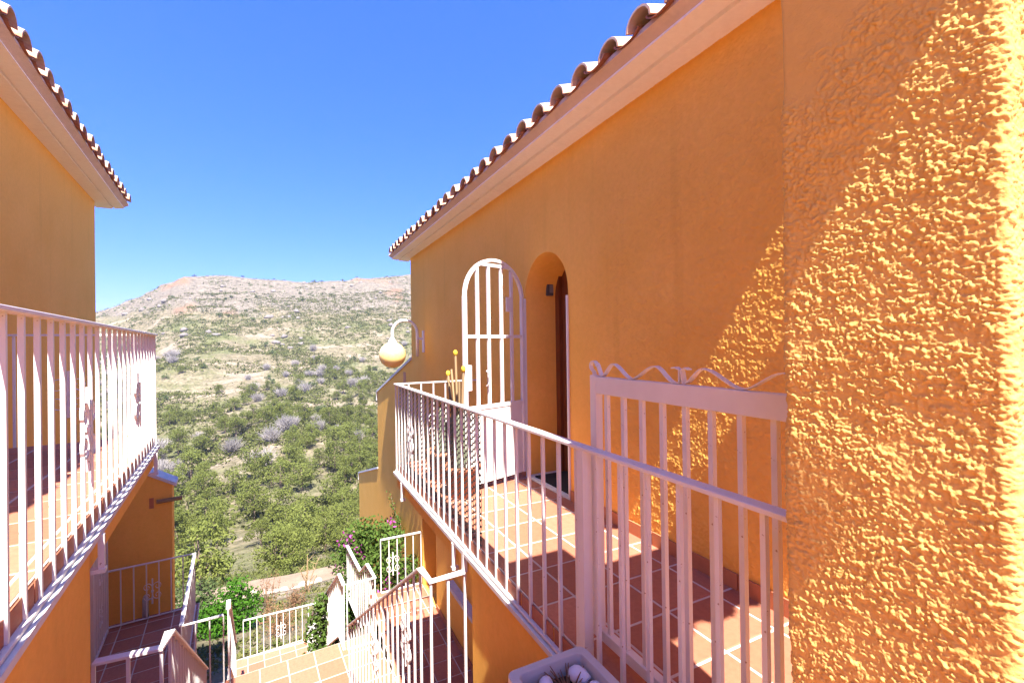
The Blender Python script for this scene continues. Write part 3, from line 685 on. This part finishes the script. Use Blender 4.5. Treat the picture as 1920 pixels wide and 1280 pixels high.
tg = thing('planter_trough', 'pale plastic trough of soil and white stones outside the railing', 'planter', 'R', (.835, 1.10, 0))
xa, xb, ya, yb, zr = .69, .99, .72, 1.435, .20
def rrect(x0, x1, y0, y1, z, r, n=4):
    out = []
    for cx, cy, a0 in ((x1 - r, y1 - r, 0), (x0 + r, y1 - r, 90), (x0 + r, y0 + r, 180), (x1 - r, y0 + r, 270)):
        for k in range(n + 1): a = RAD(a0 + 90 * k / n); out.append((cx + r * math.cos(a), cy + r * math.sin(a), z))
    return out
mb = MB(); mb.loft([rrect(xa + .03, xb - .03, ya + .03, yb - .03, .005, .02), rrect(xa, xb, ya, yb, zr - .03, .025), rrect(xa - .012, xb + .012, ya - .012, yb + .012, zr - .028, .03), rrect(xa - .012, xb + .012, ya - .012, yb + .012, zr, .03),
                    rrect(xa + .02, xb - .02, ya + .02, yb - .02, zr, .02), rrect(xa + .03, xb - .03, ya + .03, yb - .03, zr - .10, .02)])
part('box', mb, 'white_plastic', tg, bevel=.003)
so_ = MB(); gx = np.linspace(xa + .02, xb - .02, 16); gy = np.linspace(ya + .02, yb - .02, 34)
for i in range(15):
    for j in range(33):
        q = [(gx[i], gy[j]), (gx[i + 1], gy[j]), (gx[i + 1], gy[j + 1]), (gx[i], gy[j + 1])]
        so_.quad(*[(u, v2, zr - .075 + .03 * float(vnoise(u / .05, v2 / .05, 7))) for u, v2 in q])
part('soil', so_, 'soil', tg)
def rock_mesh(name, mat, s, n=9, m=7, rough=.25):
    mb = MB(); sd = random.uniform(0, 99)
    prof = []
    for i in range(m + 1):
        th_ = math.pi * i / m; ring = []
        for k in range(n):
            ph = 2 * math.pi * k / n; d = Vector((math.sin(th_) * math.cos(ph), math.sin(th_) * math.sin(ph), -math.cos(th_)))
            rr3 = 1 + rough * mnoise.noise(d * 1.3 + Vector((sd, 0, 0))); ring.append((d.x * rr3 * s[0] + (1e-4 * k), d.y * rr3 * s[1], d.z * rr3 * s[2]))
        prof.append(ring)
    mb.loft(prof); return mb.mesh(name, mat, smooth=True)
for k, (x, y, s) in enumerate(((.755, 1.345, .038), (.80, 1.375, .034), (.925, 1.36, .042), (.885, 1.30, .03), (.73, 1.27, .03), (.945, 1.285, .026), (.80, 1.28, .028))):
    o = tag(link(bpy.data.objects.new('white_stone', rock_mesh('white_stone', 'pebble', (s, s * .75, s * .6)))), 'smooth white stone lying on the trough soil', 'stone', 'white stones in the trough'); o.location = (x, y, zr - .035); o.rotation_euler.z = k
def tuft(name, label, x, y, z, n, ln, mat, leafm, w=.005, spread=.7, group=None, cat='plant', leaf=.02):
    t = thing(name, label, cat, 'R', (x, y, z), group); stm = MB(); lf = MB()
    for k in range(n):
        an = random.uniform(0, 6.283); sp_ = random.uniform(.1, spread); L_ = ln * random.uniform(.5, 1)
        p = Vector((x + .02 * math.cos(an), y + .02 * math.sin(an), z)); d = Vector((math.cos(an) * sp_, math.sin(an) * sp_, 1)).normalized()
        pts = [p + d * L_ * s_ + Vector((math.cos(an), math.sin(an), -.4)) * (s_ * s_ * .12 * L_) for s_ in (0, .35, .7, 1)]
        stm.tube(pts, [w, w * .8, w * .6, w * .3], 4)
        if leafm:
            for q in range(9):
                c = pts[1].lerp(pts[3], random.random()); leaf_quad(lf, c, leaf * random.uniform(.7, 1.3))
    part('stems', stm, mat, t)
    if leafm: part('leaves', lf, leafm, t, kind='stuff')
    return t
def leaf_quad(mb, c, s, up=.3):
    d = Vector((random.gauss(0, 1), random.gauss(0, 1), random.gauss(up, 1))).normalized(); e = d.orthogonal().normalized()
    e.rotate(Matrix.Rotation(random.uniform(0, 6.28), 3, d)); f_ = d.cross(e)
    mb.quad(c - e * s, c - f_ * s * .45, c + e * s, c + f_ * s * .45)
tuft('dry_plant', 'withered brown plant lying among white stones in the trough', .87, 1.34, zr - .06, 26, .085, 'dry_leaf', None, .004, 2.0)
tuft('small_succulent', 'small leafy green sprig in the trough beside the iron gate', .955, 1.03, zr - .06, 14, .17, 'bark', 'vine_leaf', .003, .6, leaf=.009)

# ---------------------------------------------------------------- planting
def crown_mesh(name, mat, blobs, nq, size, flat=.5):
    mb = MB()
    for (cx, cy, cz, r) in blobs:
        for k in range(nq):
            d = Vector((random.gauss(0, 1), random.gauss(0, 1), random.gauss(0, 1))).normalized() * r * random.uniform(.45, 1.05) ** .6
            d.z *= .8
            c = Vector((cx, cy, cz)) + d
            leaf_quad(mb, c, size * random.uniform(.6, 1.3), flat)
    return mb.mesh(name, mat)
PINES = []
for v_i in range(6):
    blobs = []; lean = random.uniform(-.06, .06); hgt = random.uniform(.9, 1.15)
    for k in range(17):
        tt = random.uniform(.12, 1.0) ** .85; an = random.uniform(0, 6.283); wr = .46 * math.sin(math.pi * min(1, .22 + tt * .72)) ** .7
        rr_ = wr * random.uniform(.25, 1)
        blobs.append((rr_ * math.cos(an) + lean * tt, rr_ * math.sin(an), .05 + .85 * tt * hgt, random.uniform(.13, .22)))
    cr = crown_mesh('crown', 'pine_leaf', blobs, 150, .030, .6)
    tk = MB(); tk.tube([(0, 0, -.15), (.01, 0, .2), (lean * .5, .01, .5), (lean, 0, .85)], [.035, .028, .02, .008], 6)
    for k in range(6):
        b = blobs[k]; tk.tube([(lean * .4, 0, .18 + .08 * k), (b[0] * .8, b[1] * .8, b[2])], [.014, .005], 4)
    PINES.append((cr, tk.mesh('trunk', 'bark')))
SHRUBS = []
for v_i in range(4):
    blobs = [(random.uniform(-.35, .35), random.uniform(-.35, .35), random.uniform(.08, .5), random.uniform(.16, .28)) for k in range(9)]
    tk = MB()
    for b in blobs[:5]: tk.tube([(0, 0, -.1), (b[0], b[1], b[2])], [.03, .008], 4)
    SHRUBS.append((crown_mesh('foliage', 'juniper_leaf', blobs, 50, .06, .6), tk.mesh('stems', 'bark')))
DEAD = []
for v_i in range(4):
    mb = MB()
    for k in range(75):
        an = random.uniform(0, 6.283); sp_ = random.uniform(.1, 1.1); d = Vector((math.cos(an) * sp_, math.sin(an) * sp_, 1)).normalized() * random.uniform(.45, 1)
        q = Vector((random.uniform(-.15, .15), random.uniform(-.15, .15), -.05)); e = q + d * .6; mb.tube([q, e], [.012, .008], 3)
        for z_ in range(5): mb.tube([q + d * .45, e + Vector((random.gauss(0, .16), random.gauss(0, .16), random.gauss(.22, .10)))], [.009, .004], 3)
    DEAD.append(mb.mesh('branches', 'grey_twig'))
placed = []
def try_spot(y0, y1, mind, dens=None, xr=(-.34, .33)):
    for _ in range(60):
        y = random.uniform(y0, y1); x = random.uniform(*xr) * (y + 6)
        if dens is not None and random.random() > dens(x, y): continue
        if all((x - a) ** 2 + (y - b) ** 2 > (mind * .5 + c * .5) ** 2 for a, b, c in placed):
            placed.append((x, y, mind)); return x, y
    return None
clump = lambda sc, sd, lo: (lambda x, y: float(np.clip((vnoise(x / sc, y / sc, sd) - lo) / .3, 0.02, 1)))
def plant(kind, x, y, s, label, cat, group, name, parts, zs=1.0):
    z = float(terrain(x, y)); t = link(bpy.data.objects.new(name, None)); t.empty_display_size = .1
    t.location = (x, y, z); t.rotation_euler.z = random.uniform(0, 6.283); t.scale = (s, s, s * zs); tag(t, label, cat, group)
    for nm, me in parts:
        o = link(bpy.data.objects.new(nm, me)); o.parent = t
    return t
PL = {29.5: ('young pine tree growing just below the dirt track', 'pines below the dirt track'), 40: ('small rounded pine tree on the near side of the valley floor', 'pines on the near valley floor'),
      60: ('rounded green pine tree on the valley floor', 'pines on the valley floor'), 95: ('large rounded pine tree at the foot of the facing hill', 'pines at the foot of the hill'),
      150: ('pine tree on the lower slope of the facing hill', 'pines on the lower slope'), 200: ('small lone pine tree halfway up the dry facing hill', 'pines halfway up the hill')}
for (ya_, yb_, cnt, s0, s1) in ((29.5, 42, 9, 2.6, 4.0), (40, 62, 24, 3.0, 4.6), (60, 95, 52, 3.6, 5.6), (95, 150, 80, 3.8, 6.4), (150, 200, 58, 3.4, 5.8), (200, 260, 30, 2.8, 4.4)):
    for k in range(cnt):
        s = random.uniform(s0, s1); q = try_spot(ya_, yb_, s * .72, clump(26, 21, .30))
        if q:
            me = random.choice(PINES)
            plant('pine', q[0], q[1], s, PL[ya_][0], 'pine tree', PL[ya_][1], 'pine_tree', (('crown', me[0]), ('trunk', me[1])), random.uniform(.85, 1.15))
for k in range(70):
    s = random.uniform(2.2, 4.4); q = try_spot(170, 405, 4, clump(30, 23, .3))
    if q:
        me = random.choice(SHRUBS); plant('shrub', q[0], q[1], s, 'dark green rounded shrub on the dry upper hillside', 'shrub', 'dark shrubs on the upper hillside', 'shrub', (('foliage', me[0]), ('stems', me[1])))
for x in (-62, -30, -8, 22, 29, 46, 58, 84): 
    me = random.choice(SHRUBS); plant('shrub', x, 424, random.uniform(1.8, 4.2), 'small dark shrub standing on the skyline of the hill', 'shrub', 'shrubs on the skyline', 'shrub', (('foliage', me[0]), ('stems', me[1])))
for k in range(100):
    s = random.uniform(2.6, 5.8); q = try_spot(85, 280, 2.6, clump(35, 25, .25))
    up = q and q[1] > 160
    if q: plant('dead', q[0], q[1], s, 'bare grey dead bush on the open hillside above the pines' if up else 'bare grey dead bush among the valley pines', 'dead bush', 'grey dead bushes above the pines' if up else 'grey dead bushes among the pines', 'dead_bush', (('branches', random.choice(DEAD)),))
for k in range(70):
    q = try_spot(285, 415, 3, clump(20, 31, .35))
    if q:
        s = random.uniform(1.0, 2.8); o = tag(link(bpy.data.objects.new('boulder', rock_mesh('boulder', 'limestone', (s, s * .7, s * .55), 9, 6, .5))), 'pale limestone boulder on the rocky crest', 'boulder', 'boulders on the rocky crest')
        o.location = (q[0], q[1], float(terrain(*q)) + s * .1); o.rotation_euler.z = random.uniform(0, 6)

# low scrub and grass tussocks nobody could count
def tussocks(name, mat, n, y0, y1, size, nq, dens, xr=.36, qs=1.0):
    ys_ = RNG.uniform(y0, y1, n * 3); xs_ = RNG.uniform(-xr, xr, n * 3) * (ys_ + 8)
    keep = RNG.random(n * 3) < dens(xs_, ys_); xs_, ys_ = xs_[keep][:n], ys_[keep][:n]; n = len(xs_)
    sz = RNG.uniform(size[0], size[1], n); zs_ = terrain(xs_, ys_)
    C = np.repeat(np.stack([xs_, ys_, zs_], -1), nq, 0); S = np.repeat(sz, nq)[:, None]
    off = RNG.normal(0, .42, C.shape) * S; off[:, 2] = np.abs(off[:, 2]) * .62
    C = C + off; u = RNG.normal(0, 1, C.shape); u /= np.linalg.norm(u, axis=1)[:, None]; w = RNG.normal(0, 1, C.shape); w -= u * (w * u).sum(1)[:, None]; w /= np.linalg.norm(w, axis=1)[:, None]
    q = S * qs * RNG.uniform(.16, .30, (len(C), 1))
    V = np.stack([C - u * q, C - w * q * .7, C + u * q, C + w * q * .7], 1).reshape(-1, 3); F = len(C)
    me = bpy.data.meshes.new(name); me.vertices.add(len(V)); me.vertices.foreach_set('co', V.astype(np.float32).ravel())
    me.loops.add(F * 4); me.loops.foreach_set('vertex_index', np.arange(F * 4, dtype=np.int32))
    me.polygons.add(F); me.polygons.foreach_set('loop_start', np.arange(0, F * 4, 4, dtype=np.int32)); me.polygons.foreach_set('loop_total', np.full(F, 4, np.int32))
    me.materials.append(MATS[mat]); me.update(calc_edges=True); me.validate()
    o = link(bpy.data.objects.new(name, me)); o['kind'] = 'stuff'; return o
cl = lambda sc, sd, lo, w=.25: (lambda x, y: np.clip((vnoise(x / sc, y / sc, sd) - lo) / w, .03, 1))
o = tussocks('valley_scrub', 'scrub_leaf', 1500, 28.8, 75, (.35, .9), 40, cl(9, 47, .42), .36, .42); tag(o, 'low olive scrub on the valley floor below the track', 'scrub')
o = tussocks('hill_scrub', 'scrub_leaf', 21000, 72, 385, (.5, 2.0), 11, cl(16, 41, .22, .4)); tag(o, 'low olive green scrub covering the dry hillside', 'scrub')
o = tussocks('crest_scrub', 'juniper_leaf', 2600, 290, 425, (.5, 1.8), 10, cl(14, 43, .42)); tag(o, 'sparse dark scrub dotted over the rocky crest', 'scrub')
o = tussocks('garden_grass', 'grass', 2600, 12.9, 24, (.10, .26), 8, cl(1.6, 45, .3), .25); tag(o, 'dry yellow green grass on the garden slope', 'grass')

def bush(name, label, cat, blobs, nq, leaf, mat, stemmat='bark', extra=None, group=None):
    bx_ = sum(b[0] for b in blobs) / len(blobs); by_ = sum(b[1] for b in blobs) / len(blobs); bz_ = min(b[2] - b[3] for b in blobs)
    t = thing(name, label, cat, 'R', (bx_, by_, bz_), group); st_ = MB(); lf = MB(); fl = MB()
    for b in blobs:
        root = Vector((bx_ + random.uniform(-.2, .2), by_ + random.uniform(-.2, .2), bz_)); tip = Vector(b[:3])
        st_.tube([root, root.lerp(tip, .5) + Vector((random.gauss(0, .08), random.gauss(0, .08), .05)), tip], [.022, .014, .006], 5)
        for k in range(int(nq * (b[3] / .4) ** 2)):
            d = Vector((random.gauss(0, 1), random.gauss(0, 1), random.gauss(0, 1))).normalized() * b[3] * random.uniform(.3, 1.12)
            leaf_quad(lf, tip + d, leaf * random.uniform(.6, 1.3), .8)
    part('stems', st_, stemmat, t); part('foliage', lf, mat, t, kind='stuff')
    if extra:
        for (x, y, z, r, n_) in extra:
            for k in range(n_): leaf_quad(fl, Vector((x, y, z)) + Vector((random.gauss(0, r), random.gauss(0, r), random.gauss(0, r))), leaf * 1.0, .8)
        part('flowers', fl, 'petal', t, kind='stuff')
    return t
zg = float(terrain(-1.7, 17.5))
bush('garden_bush', 'glossy bright green bush in the garden below the dark terrace', 'bush', [(-1.7, 17.5, zg + .7, .62), (-1.25, 17.2, zg + .55, .5), (-2.1, 17.6, zg + .6, .55), (-1.55, 17.6, zg + 1.25, .5), (-1.05, 17.5, zg + .95, .35), (-2.5, 17.8, zg + .4, .45), (-1.9, 17.3, zg + .3, .45)], 420, .062, 'bright_leaf')
zg = float(terrain(-3.2, 19))
bush('garden_bush', 'dark green bush behind the railing of the dark terrace', 'bush', [(-3.0, 19, zg + .8, .7), (-3.6, 19.4, zg + .9, .8), (-2.7, 19.5, zg + 1.0, .6)], 300, .07, 'juniper_leaf')
# bougainvillea over the stair railing
bush('bougainvillea', 'bougainvillea with magenta flowers climbing over the white stair railing', 'shrub',
     [(1.45, 9.3, -2.45, .42), (1.13, 9.4, -2.8, .40), (1.95, 9.7, -2.62, .34), (1.86, 8.55, -2.95, .28), (.98, 9.5, -4.0, .34), (1.0, 9.0, -3.55, .34), (1.30, 8.2, -3.5, .30), (2.02, 8.45, -2.8, .24), (1.55, 9.0, -2.9, .42), (.86, 9.75, -4.35, .36), (1.25, 9.2, -3.2, .42), (1.05, 9.6, -4.6, .34), (1.2, 8.2, -4.1, .3), (1.75, 9.2, -2.75, .36), (.78, 9.9, -4.55, .34), (1.3, 9.5, -2.6, .36), (.50, 8.55, -3.3, .22), (.48, 8.6, -3.62, .25), (.46, 8.55, -3.95, .22), (.55, 8.45, -3.02, .16), (.40, 8.7, -4.1, .2)], 900, .045, 'vine_leaf',
     extra=[(1.18, 9.25, -2.65, .085, 60), (1.02, 9.3, -2.35, .08, 22), (1.93, 9.55, -2.3, .05, 14), (1.9, 8.4, -2.85, .05, 12), (.92, 9.3, -2.95, .06, 16), (1.6, 8.5, -3.0, .08, 14)])
tr_ = thing('vine', 'thin green vine trailing along the lower ochre wall', 'vine', 'R', (2.1, 9.9, -2.5))
lf = MB(); pv = [Vector((2.13, 9.6 + .25 * k - .13 * k, -2.45 + .035 * k + .05 * math.sin(k))) for k in range(9)]; part('stem', MB().tube(pv, .006, 4), 'bark', tr_)
for k in range(130): leaf_quad(lf, pv[random.randrange(9)] + Vector((random.gauss(-.03, .03), random.gauss(0, .12), random.gauss(0, .06))), .03)
part('leaves', lf, 'vine_leaf', tr_, kind='stuff')
# dry shrubs and a bare little tree in the garden
def dry_shrub(name, label, x, y, h, n, mat, leafmat=None, cat='dry shrub', w=.012, spread=.5):
    z = float(terrain(x, y)); t = thing(name, label, cat, 'R', (x, y, z)); st_ = MB(); lf = MB()
    for k in range(n):
        an = random.uniform(0, 6.28); sp_ = random.uniform(.05, spread); d = Vector((math.cos(an) * sp_, math.sin(an) * sp_, 1)).normalized(); L_ = h * random.uniform(.55, 1)
        p = Vector((x + random.gauss(0, .08), y + random.gauss(0, .08), z - .05)); e = p + d * L_
        st_.tube([p, p.lerp(e, .5) + Vector((random.gauss(0, .05), random.gauss(0, .05), 0)), e], [w, w * .7, w * .35], 4)
        for q in range(5):
            c = p.lerp(e, random.uniform(.4, .95)); st_.tube([c, c + Vector((random.gauss(0, .2), random.gauss(0, .2), random.uniform(.1, .35))) * h * .45], [w * .45, w * .2], 3)
        if leafmat:
            for q in range(34): leaf_quad(lf, p.lerp(e, random.uniform(.3, 1)) + Vector((random.gauss(0, .09), random.gauss(0, .09), random.gauss(0, .1))), .035, .2)
    part('branches', st_, mat, t)
    if leafmat: part('leaves', lf, leafmat, t, kind='stuff')
dry_shrub('dry_shrub', 'tall withered rust brown shrub beside the bright green bush', -.62, 17.6, 1.9, 10, 'dry_leaf', 'dry_leaf', spread=.28)
dry_shrub('dry_shrub', 'low tangled brown brush just below the lowest white railing', -.25, 15.2, .95, 26, 'dry_leaf', 'dry_leaf', spread=1.1)
dry_shrub('dry_shrub', 'low brown brush by the rubble bank under the track', .35, 19.5, .8, 18, 'dry_leaf', 'dry_leaf', spread=1.2)
dry_shrub('bare_tree', 'small leafless tree with forked pale branches by the dirt track', .7, 22.8, 2.1, 5, 'tan_stalk', None, 'tree', .035, .75)
# rubble bank edging the track
bk = thing('rubble_bank', 'low bank of pale brown rubble edging the dirt track', 'wall', 'R', (0, 24.9, -11.3))
for k in range(70):
    x = -4 + k * .145 + random.uniform(-.05, .05); s = random.uniform(.13, .28)
    o = link(bpy.data.objects.new('stone', rock_mesh('stone', 'stone_wall', (s, s * .8, s * .7), 7, 5, .5))); o.parent = bk
    o.location = (x, random.uniform(-.25, .25), random.uniform(.2, .95)); 

# light summer haze: one even volume round everything, the sky outside it
m = bpy.data.materials.new('haze'); m.use_nodes = True; N = m.node_tree.nodes; N.clear(); L = m.node_tree.links
out = N.new('ShaderNodeOutputMaterial'); pv_ = N.new('ShaderNodeVolumePrincipled')
pv_.inputs['Color'].default_value = (1.0, 0.97, 0.92, 1); pv_.inputs['Density'].default_value = 0.0003; pv_.inputs['Anisotropy'].default_value = 0.3
L.new(pv_.outputs[0], out.inputs['Volume']); MATS['haze'] = m
hz = struct('haze', MB().box(-1500, 1500, -460, 1300, -75, 96), 'haze', 'R', kind='stuff'); tag(hz, 'thin pale summer haze over the valley', 'haze')
